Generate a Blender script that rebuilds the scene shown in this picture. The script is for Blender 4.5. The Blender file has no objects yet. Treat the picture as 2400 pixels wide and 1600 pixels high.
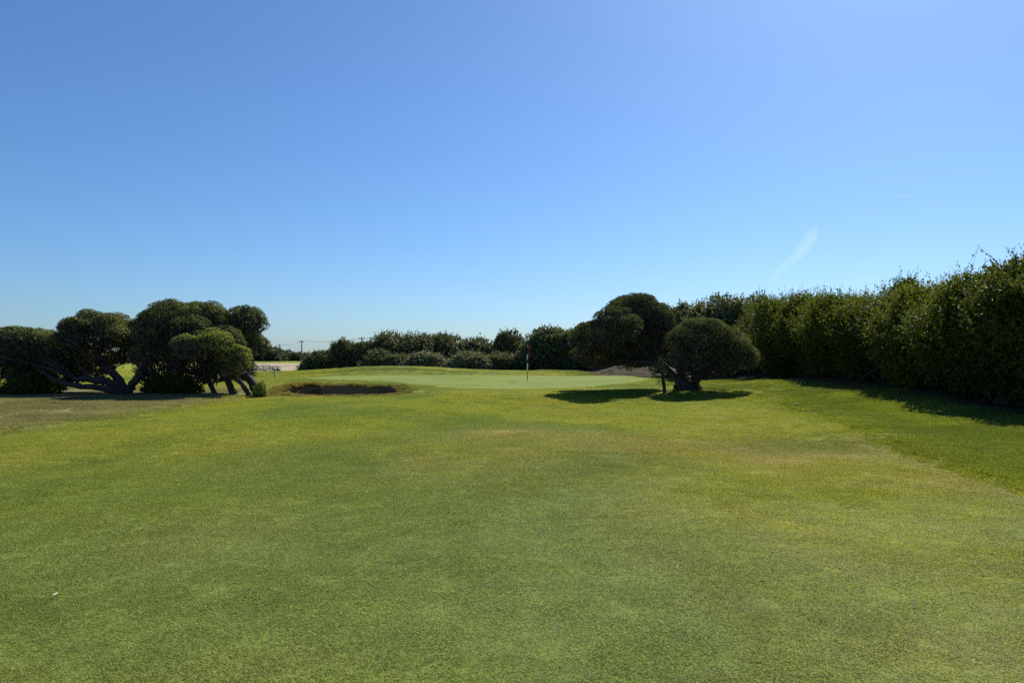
import bpy, math, random
import numpy as np
from mathutils import Vector

random.seed(7)
rng = np.random.default_rng(7)
scene = bpy.context.scene
col = scene.collection
R = math.radians

# ------------------------------------------------------------------ camera
F = 1733.0                      # focal length in pixels of the 2400 px wide picture
EYE = 1.6
TILT = math.atan(35.0 / F)      # horizon lies 35 px under the picture's centre
cd = bpy.data.cameras.new('camera')
cd.sensor_width = 36.0
cd.lens = 36.0 * F / 2400.0
cd.clip_start, cd.clip_end = 0.1, 20000.0
cam = bpy.data.objects.new('camera', cd)
cam.location = (0, 0, EYE)
cam.rotation_euler = (math.pi / 2 + TILT, 0, 0)
col.objects.link(cam)
scene.camera = cam

# ------------------------------------------------------------------ sky, sun, exposure
SUN_EL, SUN_AZ = R(43.5), R(29.0)      # azimuth: to the right of the view axis (+Y)
world = bpy.data.worlds.new('World')
scene.world = world
world.use_nodes = True
wn = world.node_tree
for n in list(wn.nodes):
    wn.nodes.remove(n)
sky = wn.nodes.new('ShaderNodeTexSky')
sky.sky_type = 'NISHITA'
sky.sun_disc = False
sky.sun_elevation, sky.sun_rotation = SUN_EL, SUN_AZ
sky.altitude, sky.air_density, sky.dust_density, sky.ozone_density = 0.0, 1.0, 0.6, 10.0
bg = wn.nodes.new('ShaderNodeBackground')
bg.inputs['Strength'].default_value = 0.068
wo = wn.nodes.new('ShaderNodeOutputWorld')
tint = wn.nodes.new('ShaderNodeMix')          # white balance of the whole sky
tint.data_type, tint.blend_type = 'RGBA', 'MULTIPLY'
tint.inputs[0].default_value = 1.0
tint.inputs[7].default_value = (0.81, 0.925, 0.985, 1)
wn.links.new(sky.outputs[0], tint.inputs[6])
wn.links.new(tint.outputs[2], bg.inputs['Color'])
wn.links.new(bg.outputs[0], wo.inputs['Surface'])

sd = bpy.data.lights.new('sun', 'SUN')
sd.energy, sd.angle, sd.color = 5.0, R(0.5), (1.0, 0.94, 0.84)
sun = bpy.data.objects.new('sun', sd)
sdir = Vector((math.sin(SUN_AZ) * math.cos(SUN_EL), math.cos(SUN_AZ) * math.cos(SUN_EL), math.sin(SUN_EL)))
sun.rotation_euler = (-sdir).to_track_quat('-Z', 'Y').to_euler()
sun.location = (20, -10, 40)
col.objects.link(sun)

vs = scene.view_settings
vs.view_transform, vs.look, vs.exposure, vs.gamma = 'Standard', 'None', 0.85, 1.0
vs.use_curve_mapping = False
scene.render.engine = 'CYCLES'
scene.cycles.use_denoising = False
scene.cycles.max_bounces = 8
scene.cycles.diffuse_bounces = 3
scene.cycles.volume_bounces = 2
scene.cycles.transmission_bounces = 4
scene.cycles.transparent_max_bounces = 8

# ------------------------------------------------------------------ helpers
def tag(o, label=None, cat=None, group=None, kind=None):
    if label: o['label'] = label
    if cat: o['category'] = cat
    if group: o['group'] = group
    if kind: o['kind'] = kind
    return o

def at(px, py, d):
    """world point seen at pixel (px, py) of the 2400 x 1600 picture, at forward distance d"""
    u, v = (px - 1200.0) / F, (800.0 - py) / F
    fy = math.cos(TILT) - v * math.sin(TILT)
    fz = math.sin(TILT) + v * math.cos(TILT)
    return np.array([u * d / fy, d, EYE + fz * d / fy])

def thing(name, loc, label, cat, group=None):
    o = bpy.data.objects.new(name, None)
    o.location = tuple(float(c) for c in loc)
    o.empty_display_size = 0.3
    col.objects.link(o)
    return tag(o, label, cat, group)

def mesh_np(name, V, polys_idx, polys_len, mat=None, parent=None, smooth=False, attrs=None):
    me = bpy.data.meshes.new(name)
    V = np.asarray(V, np.float32)
    idx = np.asarray(polys_idx, np.int32).ravel()
    ln = np.asarray(polys_len, np.int32)
    me.vertices.add(len(V)); me.vertices.foreach_set('co', V.ravel())
    me.loops.add(len(idx)); me.loops.foreach_set('vertex_index', idx)
    me.polygons.add(len(ln))
    st = np.zeros(len(ln), np.int32); st[1:] = np.cumsum(ln)[:-1]
    me.polygons.foreach_set('loop_start', st)
    me.polygons.foreach_set('loop_total', ln)
    me.polygons.foreach_set('use_smooth', np.full(len(ln), smooth))
    for k, (typ, arr) in (attrs or {}).items():
        a = me.attributes.new(k, typ, 'POINT')
        a.data.foreach_set('color' if typ == 'FLOAT_COLOR' else ('vector' if typ == 'FLOAT_VECTOR' else 'value'),
                           np.asarray(arr, np.float32).ravel())
    me.update(calc_edges=True)
    if mat: me.materials.append(mat)
    o = bpy.data.objects.new(name, me)
    col.objects.link(o)
    if parent is not None:
        o.parent = parent
    return o

class MB:
    """collects polygons in numpy-friendly lists"""
    def __init__(self):
        self.v, self.i, self.l, self.n = [], [], [], 0
    def add(self, V, faces):
        V = np.asarray(V, float)
        self.v.append(V)
        for f in faces:
            self.i.extend(int(k) + self.n for k in f)
            self.l.append(len(f))
        self.n += len(V)
    def tube(self, pts, rad, sides=7, cap=True):
        pts = np.asarray(pts, float); m = len(pts)
        rad = np.broadcast_to(np.asarray(rad, float), (m,))
        tan = np.gradient(pts, axis=0)
        tan /= np.linalg.norm(tan, axis=1)[:, None] + 1e-9
        ref = np.array([0.13, 0.31, 0.94]) if abs(tan[0, 2]) < 0.9 else np.array([1.0, 0.1, 0.05])
        V = np.zeros((m, sides, 3))
        a = np.linspace(0, 2 * np.pi, sides, endpoint=False)
        for k in range(m):
            n1 = np.cross(tan[k], ref); n1 /= np.linalg.norm(n1) + 1e-9
            n2 = np.cross(tan[k], n1)
            V[k] = pts[k] + rad[k] * (np.cos(a)[:, None] * n1 + np.sin(a)[:, None] * n2)
        faces = []
        for k in range(m - 1):
            for s in range(sides):
                t = (s + 1) % sides
                faces.append((k * sides + s, k * sides + t, (k + 1) * sides + t, (k + 1) * sides + s))
        if cap:
            faces.append(tuple(range(sides))[::-1])
            faces.append(tuple((m - 1) * sides + s for s in range(sides)))
        self.add(V.reshape(-1, 3), faces)
    def box(self, c, s):
        c, s = np.asarray(c, float), np.asarray(s, float) / 2
        V = [c + s * np.array(k) for k in ((-1,-1,-1),(1,-1,-1),(1,1,-1),(-1,1,-1),(-1,-1,1),(1,-1,1),(1,1,1),(-1,1,1))]
        self.add(V, [(0,3,2,1),(4,5,6,7),(0,1,5,4),(1,2,6,5),(2,3,7,6),(3,0,4,7)])
    def build(self, name, mat, parent=None, smooth=True, origin=None):
        V = np.concatenate(self.v)
        if origin is not None: V = V - np.asarray(origin, float)
        return mesh_np(name, V, self.i, self.l, mat, parent, smooth)

def hash2(ix, iy, seed):
    h = (ix.astype(np.int64) * 374761393 + iy.astype(np.int64) * 668265263 + seed * 1274126177) & 0x7fffffff
    h = ((h ^ (h >> 13)) * 1103515245) & 0x7fffffff
    h = ((h ^ (h >> 15)) * 12345679) & 0x7fffffff
    return (h ^ (h >> 16)) % 65536 / 65535.0

def vnoise(x, y, seed=0):
    x = np.asarray(x, float); y = np.asarray(y, float)
    ix, iy = np.floor(x), np.floor(y)
    fx, fy = x - ix, y - iy
    fx = fx * fx * fx * (fx * (fx * 6 - 15) + 10); fy = fy * fy * fy * (fy * (fy * 6 - 15) + 10)
    a, b = hash2(ix, iy, seed), hash2(ix + 1, iy, seed)
    c, d = hash2(ix, iy + 1, seed), hash2(ix + 1, iy + 1, seed)
    return (a * (1 - fx) + b * fx) * (1 - fy) + (c * (1 - fx) + d * fx) * fy

def fbm(x, y, seed=0, octv=4):
    s, a, t = 0.0, 1.0, 0.0
    for k in range(octv):
        s = s + a * vnoise(x * 2 ** k + 17.3 * k, y * 2 ** k - 9.1 * k, seed + k); t += a; a *= 0.5
    return s / t * 2 - 1          # -1 .. 1

def sst(a, b, x):
    t = np.clip((np.asarray(x, float) - a) / (b - a), 0, 1)
    return t * t * (3 - 2 * t)

def gauss(x, y, cx, cy, sx, sy):
    return np.exp(-((x - cx) / sx) ** 2 - ((y - cy) / sy) ** 2)

def poly_sd(x, y, P):
    """signed distance to polygon, negative inside"""
    x = np.asarray(x, float); y = np.asarray(y, float)
    P = np.asarray(P, float)
    d = np.full(x.shape, 1e18); s = np.ones(x.shape)
    n = len(P)
    for i in range(n):
        a, b = P[i], P[i - 1]
        ex, ey = b - a
        wx, wy = x - a[0], y - a[1]
        t = np.clip((wx * ex + wy * ey) / (ex * ex + ey * ey), 0, 1)
        d = np.minimum(d, (wx - ex * t) ** 2 + (wy - ey * t) ** 2)
        c1, c2, c3 = y >= a[1], y < b[1], ex * wy > ey * wx
        flip = (c1 & c2 & c3) | (~c1 & ~c2 & ~c3)
        s = np.where(flip, -s, s)
    return s * np.sqrt(d)

# ------------------------------------------------------------------ ground shape and turf kinds
GREEN = [(-13.5,47.5),(-9.5,45.2),(-6.9,43),(-4.9,39.5),(-2.8,36.4),(0.2,35.5),(4.2,37.6),(7.4,43.5),(9,48),(8,51),(4,51.5),(0,52),(-4,52.5),(-9,51.8),(-12.5,50)]
ROUGH_L = [(-10.9,13.8),(-10.0,17.6),(-9.9,20),(-10.2,24),(-10.3,28.6),(-9.6,30.4),(-9.9,32.6),(-12,34.5),(-20,37.5),(-48,37),(-48,4),(-16,8)]
ROUGH_R = [(6.6,1),(6.1,8.8),(6.3,10.5),(6.8,13.5),(8,18),(9.4,25),(9.6,30),(8.2,33.2),(6.6,37),(10,44),(12,50),(6,58),(2,66),(60,70),(60,1)]
SANDY = [(-37,80),(-31,81),(-27,79.5),(-24.3,80.5),(-23.6,88),(-24.5,99),(-37,100)]
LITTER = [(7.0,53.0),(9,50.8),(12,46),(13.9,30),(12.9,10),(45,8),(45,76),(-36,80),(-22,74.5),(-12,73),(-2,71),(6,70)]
BUNK = (-7.3, 31.05, 2.55, 1.75)

def bunker_r(x, y):
    cx, cy, hx, hy = BUNK
    w = 1 + 0.09 * fbm(x * 0.9, y * 0.9, 41, 3)
    return np.sqrt(((x - cx) / hx) ** 2 + ((y - cy) / hy) ** 2) * w

def H(x, y):
    x = np.asarray(x, float); y = np.asarray(y, float)
    dist = np.hypot(x, y)
    z = 0.21 * fbm(x / 15 + 3.1, y / 15, 5, 2) * sst(8, 26, dist) * (1 - 0.6 * sst(40, 60, dist))
    z = z + 0.075 * fbm(x / 4.0, y / 5.0, 8, 2) * sst(3, 12, dist) * (1 - sst(60, 90, dist))
    z = z * (1 - .9 * gauss(x, y, -13, 29, 14, 8))
    z = z - 0.10 * gauss(x, y, -2, 20, 14, 6) - 0.20 * gauss(x, y, 3.5, 26, 6.5, 4)
    # green plateau, rising to the back
    g = 1 - sst(-0.5, 3.5, poly_sd(x, y, GREEN))
    z = z * (1 - 0.8 * g) + g * (0.02 + 0.017 * np.clip(y - 36, 0, 18))
    # long mound behind the green
    z = z + 0.72 * gauss(x, y, -9.5, 62, 9, 5.0) + 0.30 * gauss(x, y, 3, 66, 8, 5)
    # rough banks
    z = z + 0.10 * (1 - sst(-1.2, 0.3, poly_sd(x, y, ROUGH_L)))
    rr = poly_sd(x, y, ROUGH_R)
    z = z + 0.07 * (1 - sst(-0.5, 0.1, rr)) + 0.48 * sst(8.5, 16, x) * (1 - sst(60, 75, y)) * sst(8, 30, y)
    z = z + 0.12 * gauss(x, y, 8, 33, 3, 2.5)
    # the shaded bank behind the right tree
    z = z + 0.75 * sst(51.5, 58, y) * sst(6, 10, x) * (1 - sst(62, 75, y))
    # sandy dune on the left, far away
    z = z + 0.65 * sst(78, 97, y) * (1 - sst(-18, -8, x)) * (1 - sst(140, 200, y))
    z = z + 0.8 * fbm(x / 90, y / 90, 77, 3) * sst(120, 300, dist)
    # bunker
    r = bunker_r(x, y)
    cx, cy, hx, hy = BUNK
    back = sst(-0.2, 0.6, (y - cy) / hy)
    lip = np.exp(-((r - 1.08) / 0.30) ** 2)
    z = z + lip * (0.27 * back + 0.03) * sst(-11, -9.2, x)
    wall = 0.13 + 0.35 * (1 - back)
    z = z - 0.85 * (1 - sst(1 - wall, 1.0, r))
    rm = (1 - sst(-0.4, 0.2, poly_sd(x, y, ROUGH_L))) + (1 - sst(-0.4, 0.2, rr))
    z = z + (0.006 + 0.022 * np.clip(rm, 0, 1)) * fbm(x * 1.4, y * 1.4, 23, 3) * (1 - sst(70, 120, dist)) * (1 - g)
    return z

def P0(px, py):
    d = EYE * F / (py - 835.0)
    return (px - 1200.0) / F * d, d

def kinds(x, y):
    """0 fairway, 1 green, 2 rough left, 3 rough right, 4 sandy bank, 5 bunker soil, 6 leaf litter (soft weights)"""
    wob = 0.22 * fbm(x * 1.1, y * 1.1, 31, 3)
    w = {}
    w['green'] = 1 - sst(-0.12, 0.12, poly_sd(x, y, GREEN) + 0.25 * wob)
    w['roughl'] = 1 - sst(-1.5, 0.5, poly_sd(x, y, ROUGH_L) + 2.6 * wob)
    ww = 1 + 3.0 * sst(12, 20, y)
    w['roughr'] = 1 - sst(-0.4 * ww, 0.3 * ww, poly_sd(x, y, ROUGH_R) + 1.6 * wob * ww)
    w['sandy'] = 1 - sst(-0.3, 0.3, poly_sd(x, y, SANDY) + 2.5 * wob)
    w['soil'] = 1 - sst(0.97, 1.02, bunker_r(x, y))
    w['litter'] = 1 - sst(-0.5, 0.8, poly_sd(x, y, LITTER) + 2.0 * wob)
    return w

C = lambda *a: np.array(a, float)
def turf_col(x, y):
    x = np.asarray(x, float); y = np.asarray(y, float)
    dist = np.hypot(x, y)
    n1 = fbm(x / 5.5, y / 8.0, 101, 4)[..., None]
    n2 = fbm(x / 1.3, y / 1.9, 131, 4)[..., None]
    n3 = fbm(x / 14.0, y / 22.0, 151, 3)[..., None]
    c = C(.119, .153, .021) * np.ones(x.shape + (3,))
    def mix(c, t, k):
        k = np.clip(k, 0, 1)
        k = k if getattr(k, 'ndim', 0) == c.ndim else np.asarray(k)[..., None]
        return c * (1 - k) + t * k
    lush, yel, dry, grey = C(.068, .112, .022), C(.124, .146, .024), C(.160, .150, .066), C(.104, .132, .050)
    c = mix(c, lush, 0.95 * sst(-0.05, 0.45, -n1))
    c = mix(c, yel, 0.55 * sst(0.05, 0.6, n1))
    c = mix(c, grey, 0.5 * sst(0.05, 0.5, n3))
    c = mix(c, dry, 0.28 * sst(0.15, 0.65, n2))
    c = mix(c, lush * .9, 0.45 * sst(0.12, 0.6, -n2))
    def blob(px, py, sx, sy):
        bx, by = P0(px, py)
        return gauss(x, y, bx, by, sx, sy) * (0.65 + 0.6 * n2[..., 0])
    c = mix(c, C(.118, .146, .016), 0.7 * blob(1900, 1190, 1.5, 2.6))
    c = mix(c, yel, 0.6 * blob(2350, 1250, 1.2, 1.6))
    c = mix(c, dry, 0.6 * blob(1340, 1035, 2.4, 2.6))
    c = mix(c, dry, 0.5 * blob(1600, 1060, 2.0, 1.6))
    c = mix(c, dry, 0.6 * blob(1180, 1015, 0.9, 1.2))
    c = mix(c, dry, 0.3 * blob(1960, 1075, 1.5, 1.6))
    c = mix(c, dry, 0.5 * blob(2230, 1125, 1.6, 0.6))
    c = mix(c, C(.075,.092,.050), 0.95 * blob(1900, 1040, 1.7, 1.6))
    c = mix(c, C(.24,.22,.16), 0.7 * blob(1990, 1062, 0.9, 0.35))
    c = mix(c, C(.24,.22,.16), 0.6 * blob(1190, 1010, 0.8, 0.5))
    c = mix(c, C(.22,.20,.14), 0.4 * blob(1850, 1078, 0.9, 0.3))
    c = mix(c, dry * 0.85, 0.35 * blob(2250, 1520, 0.9, 0.5))
    c = mix(c, lush, 0.7 * blob(330, 1150, 3.5, 2.2))
    c = mix(c, lush * 0.9, 0.5 * blob(240, 1420, 1.4, 0.7))
    c = mix(c, C(.075,.10,.04), 0.6 * blob(920, 1310, 0.35, 0.5))
    c = mix(c, grey, 0.55 * blob(480, 1270, 1.0, 1.0))
    c = mix(c, yel * 0.95, 0.6 * blob(300, 1015, 2.0, 1.8))
    c = mix(c, yel, 0.6 * blob(1250, 925, 4.5, 2.0))
    c = mix(c, yel, 0.45 * blob(1700, 965, 3.5, 2.2))
    # worn rim round the bunker
    r = bunker_r(x, y)
    c = mix(c, C(.135, .115, .068), 0.7 * np.exp(-((r - 1.12) / 0.18) ** 2) * (0.5 + 0.5 * sst(0, 1, -(x + 6.6))))
    gd = poly_sd(x, y, GREEN)
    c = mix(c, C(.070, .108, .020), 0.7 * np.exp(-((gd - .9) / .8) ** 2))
    c = c * C(1.26, 1.13, .95)
    w = kinds(x, y)
    gcol = C(.118, .148, .038) * (1 + 0.12 * n1) + 0.02 * n2
    rl = C(.128, .132, .066) * (1 + 0.45 * n2) + C(.03, .018, .010) * n1
    bare = C(.150, .134, .090)
    rl = mix(rl, bare, sst(0.0, 0.8, fbm(x / 1.3, y / 0.9, 171, 4)) * 0.6)
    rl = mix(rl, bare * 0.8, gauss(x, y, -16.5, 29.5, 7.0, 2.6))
    rcol = C(.112, .136, .025) * (1 + 0.35 * n2) + C(.02, .01, .0) * n1
    rcol = mix(rcol, C(.076, .104, .022), sst(-0.1, 0.45, fbm(x / 3.2, y / 2.2, 181, 3)))
    rd = poly_sd(x, y, ROUGH_R)
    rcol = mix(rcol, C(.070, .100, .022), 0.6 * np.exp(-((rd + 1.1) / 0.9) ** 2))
    c = mix(c, C(.19, .18, .085), 0.55 * np.exp(-((rd - .25) / 0.26) ** 2) * (1 - sst(12, 19, y)))
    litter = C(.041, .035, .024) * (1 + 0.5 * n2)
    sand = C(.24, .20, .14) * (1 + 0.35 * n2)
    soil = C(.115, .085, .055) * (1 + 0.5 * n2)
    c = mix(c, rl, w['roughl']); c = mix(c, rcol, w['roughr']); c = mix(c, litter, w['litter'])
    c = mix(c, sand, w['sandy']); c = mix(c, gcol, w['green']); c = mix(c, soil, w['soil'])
    far = sst(110, 190, dist)
    c = mix(c, C(.09, .10, .045), far)
    return np.clip(c, 0.006, 0.6)

# ------------------------------------------------------------------ materials
def newmat(name):
    m = bpy.data.materials.new(name); m.use_nodes = True
    nt = m.node_tree
    for n in list(nt.nodes): nt.nodes.remove(n)
    return m, nt, nt.nodes.new('ShaderNodeOutputMaterial')

def plain(name, rgb, rough=0.8, noise=0.25, scale=18.0, bump=0.0, spec=0.3):
    m, nt, out = newmat(name)
    b = nt.nodes.new('ShaderNodeBsdfPrincipled')
    b.inputs['Roughness'].default_value = rough
    b.inputs['Specular IOR Level'].default_value = spec
    tc = nt.nodes.new('ShaderNodeNewGeometry')
    nz = nt.nodes.new('ShaderNodeTexNoise'); nz.inputs['Scale'].default_value = scale; nz.inputs['Detail'].default_value = 5
    nt.links.new(tc.outputs['Position'], nz.inputs['Vector'])
    mp = nt.nodes.new('ShaderNodeMapRange')
    mp.inputs[1].default_value, mp.inputs[2].default_value = 0.25, 0.75
    mp.inputs[3].default_value, mp.inputs[4].default_value = 1 - noise, 1 + noise
    nt.links.new(nz.outputs['Fac'], mp.inputs[0])
    vm = nt.nodes.new('ShaderNodeVectorMath'); vm.operation = 'SCALE'
    vm.inputs[0].default_value = rgb
    nt.links.new(mp.outputs[0], vm.inputs['Scale'])
    nt.links.new(vm.outputs[0], b.inputs['Base Color'])
    if bump:
        bp = nt.nodes.new('ShaderNodeBump'); bp.inputs['Strength'].default_value = bump; bp.inputs['Distance'].default_value = 0.02
        nt.links.new(nz.outputs['Fac'], bp.inputs['Height']); nt.links.new(bp.outputs[0], b.inputs['Normal'])
    nt.links.new(b.outputs[0], out.inputs['Surface'])
    return m

def turf_material():
    m, nt, out = newmat('turf')
    at_ = nt.nodes.new('ShaderNodeAttribute'); at_.attribute_name = 'turf_col'
    g = nt.nodes.new('ShaderNodeNewGeometry')
    n1 = nt.nodes.new('ShaderNodeTexNoise'); n1.inputs['Scale'].default_value = 22; n1.inputs['Detail'].default_value = 6; n1.inputs['Roughness'].default_value = 0.75
    nt.links.new(g.outputs['Position'], n1.inputs['Vector'])
    mp = nt.nodes.new('ShaderNodeMapRange')
    mp.inputs[1].default_value, mp.inputs[2].default_value, mp.inputs[3].default_value, mp.inputs[4].default_value = 0.3, 0.7, 0.74, 1.50
    nt.links.new(n1.outputs['Fac'], mp.inputs[0])
    vm = nt.nodes.new('ShaderNodeVectorMath'); vm.operation = 'SCALE'
    nt.links.new(at_.outputs['Color'], vm.inputs[0]); nt.links.new(mp.outputs[0], vm.inputs['Scale'])
    b = nt.nodes.new('ShaderNodeBsdfPrincipled'); b.inputs['Roughness'].default_value = 0.95
    b.inputs['Specular IOR Level'].default_value = 0.03
    bp = nt.nodes.new('ShaderNodeBump'); bp.inputs['Strength'].default_value = 0.5; bp.inputs['Distance'].default_value = 0.03
    nt.links.new(n1.outputs['Fac'], bp.inputs['Height'])
    nt.links.new(vm.outputs[0], b.inputs['Base Color']); nt.links.new(bp.outputs[0], b.inputs['Normal'])
    nt.links.new(b.outputs[0], out.inputs['Surface'])
    return m

def leaf_material(name, dark, light, transl=0.35, rough=0.45, spec=0.4, grass=False):
    m, nt, out = newmat(name)
    L = nt.links
    rn = nt.nodes.new('ShaderNodeAttribute'); rn.attribute_name = 'rnd'
    if grass:
        ia = nt.nodes.new('ShaderNodeAttribute'); ia.attribute_name = 'turf_col'; ia.attribute_type = 'INSTANCER'
        mp = nt.nodes.new('ShaderNodeMapRange')
        mp.inputs[3].default_value, mp.inputs[4].default_value = dark, light
        L.new(rn.outputs['Fac'], mp.inputs[0])
        vm = nt.nodes.new('ShaderNodeVectorMath'); vm.operation = 'SCALE'
        L.new(ia.outputs['Color'], vm.inputs[0]); L.new(mp.outputs[0], vm.inputs['Scale'])
        colr = vm.outputs[0]
    else:
        g = nt.nodes.new('ShaderNodeNewGeometry')
        nz = nt.nodes.new('ShaderNodeTexNoise'); nz.inputs['Scale'].default_value = 1.6; nz.inputs['Detail'].default_value = 3
        L.new(g.outputs['Position'], nz.inputs['Vector'])
        ad = nt.nodes.new('ShaderNodeMath'); ad.operation = 'MULTIPLY_ADD'
        ad.inputs[1].default_value = 0.6; L.new(rn.outputs['Fac'], ad.inputs[0])
        sc = nt.nodes.new('ShaderNodeMath'); sc.operation = 'MULTIPLY_ADD'; sc.inputs[1].default_value = 1.2; sc.inputs[2].default_value = -0.2
        L.new(nz.outputs['Fac'], sc.inputs[0]); L.new(sc.outputs[0], ad.inputs[2])
        mx = nt.nodes.new('ShaderNodeMix'); mx.data_type = 'RGBA'; mx.clamp_factor = True
        L.new(ad.outputs[0], mx.inputs[0])
        mx.inputs[6].default_value = (*dark, 1); mx.inputs[7].default_value = (*light, 1)
        colr = mx.outputs[2]
    b = nt.nodes.new('ShaderNodeBsdfPrincipled')
    b.inputs['Roughness'].default_value = rough; b.inputs['Specular IOR Level'].default_value = spec
    t = nt.nodes.new('ShaderNodeBsdfTranslucent')
    hs = nt.nodes.new('ShaderNodeMix'); hs.data_type = 'RGBA'; hs.blend_type = 'MULTIPLY'; hs.inputs[0].default_value = 1
    L.new(colr, hs.inputs[6]); hs.inputs[7].default_value = (1.35, 1.25, 0.55, 1)
    ms = nt.nodes.new('ShaderNodeMixShader'); ms.inputs[0].default_value = transl
    L.new(colr, b.inputs['Base Color']); L.new(hs.outputs[2], t.inputs['Color'])
    L.new(b.outputs[0], ms.inputs[1]); L.new(t.outputs[0], ms.inputs[2]); L.new(ms.outputs[0], out.inputs['Surface'])
    return m

M = dict(
    turf=turf_material(),
    grass=leaf_material('grass_blade', 0.95, 3.0, 0.36, 0.6, 0.12, grass=True),
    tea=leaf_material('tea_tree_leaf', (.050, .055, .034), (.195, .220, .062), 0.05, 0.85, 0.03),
    tealit=leaf_material('sunlit_tea_tree_leaf', (.060, .075, .030), (.285, .335, .065), 0.10, 0.85, 0.03),  # same leaf in lighter colours, painting sunlight onto the low crown and tiny shrub
    teamid=leaf_material('half_lit_tea_tree_leaf', (.060, .062, .036), (.310, .315, .090), 0.06, 0.85, 0.03),  # leaf colour lightened so the right tree's low crown looks sunlit
    hedge=leaf_material('hedge_leaf', (.028, .044, .011), (.118, .148, .022), 0.32, 0.65, 0.12),
    hedgedark=leaf_material('dark_hedge_leaf', (.024, .040, .012), (.095, .124, .022), 0.30, 0.6, 0.15),
    hedgeyellow=leaf_material('yellow_hedge_leaf', (.034, .050, .011), (.150, .182, .028), 0.34, 0.65, 0.12),
    back=leaf_material('back_leaf', (.046, .056, .036), (.150, .172, .085), 0.2, 0.62, 0.15),
    silver=leaf_material('silver_leaf', (.068, .080, .055), (.215, .232, .160), 0.2, 0.62, 0.18),
    blue=leaf_material('far_leaf', (.040, .058, .036), (.085, .105, .062), 0.2, 0.6, 0.3),
    bark=plain('bark', (.046, .040, .034), 0.9, 0.45, 14, 0.6),
    deadtwig=plain('shaded_twig', (.085, .078, .068), 0.95, 0.45, 9, spec=0.05),
    twig=plain('dead_twig', (.062, .054, .045), 0.9, 0.35, 14),
    palebark=plain('pale_bark', (.22, .20, .17), 0.9, 0.35, 10, 0.4),
    red=plain('flag_cloth', (.20, .028, .03), 0.8, 0.1, 8),
    white=plain('white_paint', (.75, .75, .72), 0.5, 0.05, 8),
    black=plain('black_paint', (.025, .025, .027), 0.5, 0.1, 8),
    timber=plain('weathered_timber', (.34, .28, .19), 0.85, 0.3, 20, 0.3),
    darktimber=plain('dark_timber', (.055, .045, .035), 0.85, 0.3, 20, 0.3),
    polewood=plain('pole_wood', (.16, .14, .12), 0.9, 0.2, 4),
    wire=plain('wire', (.06, .06, .065), 0.5, 0.05, 2),
    stone=plain('limestone', (.27, .235, .18), 0.95, 0.25, 5, 0.5),
    petal=plain('pale_petal', (.80, .78, .62), 0.6, 0.08, 60),
    brownleaf=plain('dry_leaf', (.05, .035, .02), 0.8, 0.3, 60),
)

# ------------------------------------------------------------------ terrain
def lines(parts):
    out = []
    for a, b, step in parts:
        out.append(np.arange(a, b, step))
    return np.concatenate(out + [[parts[-1][1]]])
def geo(a, b, s0, g=1.18):
    v, s, o = a, s0, []
    while v < b:
        o.append(v); v += s; s *= g
    return np.array(o + [b])
xr = geo(20, 3500, 0.5, 1.22); xl = -geo(22, 3500, 0.5, 1.22)[::-1]
X = np.concatenate([xl[:-1], lines([(-22, -10.4, 0.23), (-10.4, -4.0, 0.08), (-4.0, 20, 0.22)])[:-1], xr])
Yb = -geo(2, 400, 0.5)[::-1]
Y = np.concatenate([Yb[:-1], lines([(-2, 28.6, 0.18), (28.6, 33.6, 0.07), (33.6, 62, 0.2)])[:-1], geo(62, 4000, 0.3, 1.06)])
GX, GY = np.meshgrid(X, Y)
GZ = H(GX, GY)
nx, ny = len(X), len(Y)
V = np.stack([GX, GY, GZ], -1).reshape(-1, 3)
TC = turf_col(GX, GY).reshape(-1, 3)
dzx = np.gradient(GZ, X, axis=1); dzy = np.gradient(GZ, Y, axis=0)
NRM = np.stack([-dzx, -dzy, np.ones_like(GZ)], -1).reshape(-1, 3)
NRM /= np.linalg.norm(NRM, axis=1)[:, None]
ii = np.arange(ny * nx).reshape(ny, nx)
Q = np.stack([ii[:-1, :-1], ii[:-1, 1:], ii[1:, 1:], ii[1:, :-1]], -1).reshape(-1, 4)
fx = (GX[:-1, :-1] + GX[1:, 1:]) / 2; fy = (GY[:-1, :-1] + GY[1:, 1:]) / 2
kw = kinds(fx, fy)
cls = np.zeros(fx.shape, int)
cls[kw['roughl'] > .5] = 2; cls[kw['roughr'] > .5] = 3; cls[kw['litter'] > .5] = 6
cls[kw['sandy'] > .5] = 4; cls[kw['green'] > .5] = 1; cls[kw['soil'] > .5] = 5
cls[np.hypot(fx, fy) > 150] = 7
cls = cls.ravel()
for k, nm, lb in ((0, 'fairway', 'mown green fairway with yellow and dry brown patches'),
              (1, 'putting_green', 'pale closely mown putting green round the flag'),
              (2, 'rough', 'dry grey brown rough beneath the left trees'),
              (3, 'rough_grass', 'longer yellow green grass in front of the dark hedge'),
              (4, 'sandy_bank', 'pale sandy bank beyond the fairway'),
              (5, 'bunker', 'deep bunker with shaded brown earth wall'),
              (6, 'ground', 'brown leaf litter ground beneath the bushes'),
              (7, 'terrain', 'low scrub land running out to the horizon')):
    q = Q[cls == k]
    u, inv = np.unique(q, return_inverse=True)
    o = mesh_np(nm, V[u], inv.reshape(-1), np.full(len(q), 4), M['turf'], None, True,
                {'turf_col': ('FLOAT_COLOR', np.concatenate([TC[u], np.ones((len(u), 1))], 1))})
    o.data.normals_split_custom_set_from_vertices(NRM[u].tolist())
    tag(o, lb, None, None, 'structure')

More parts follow.
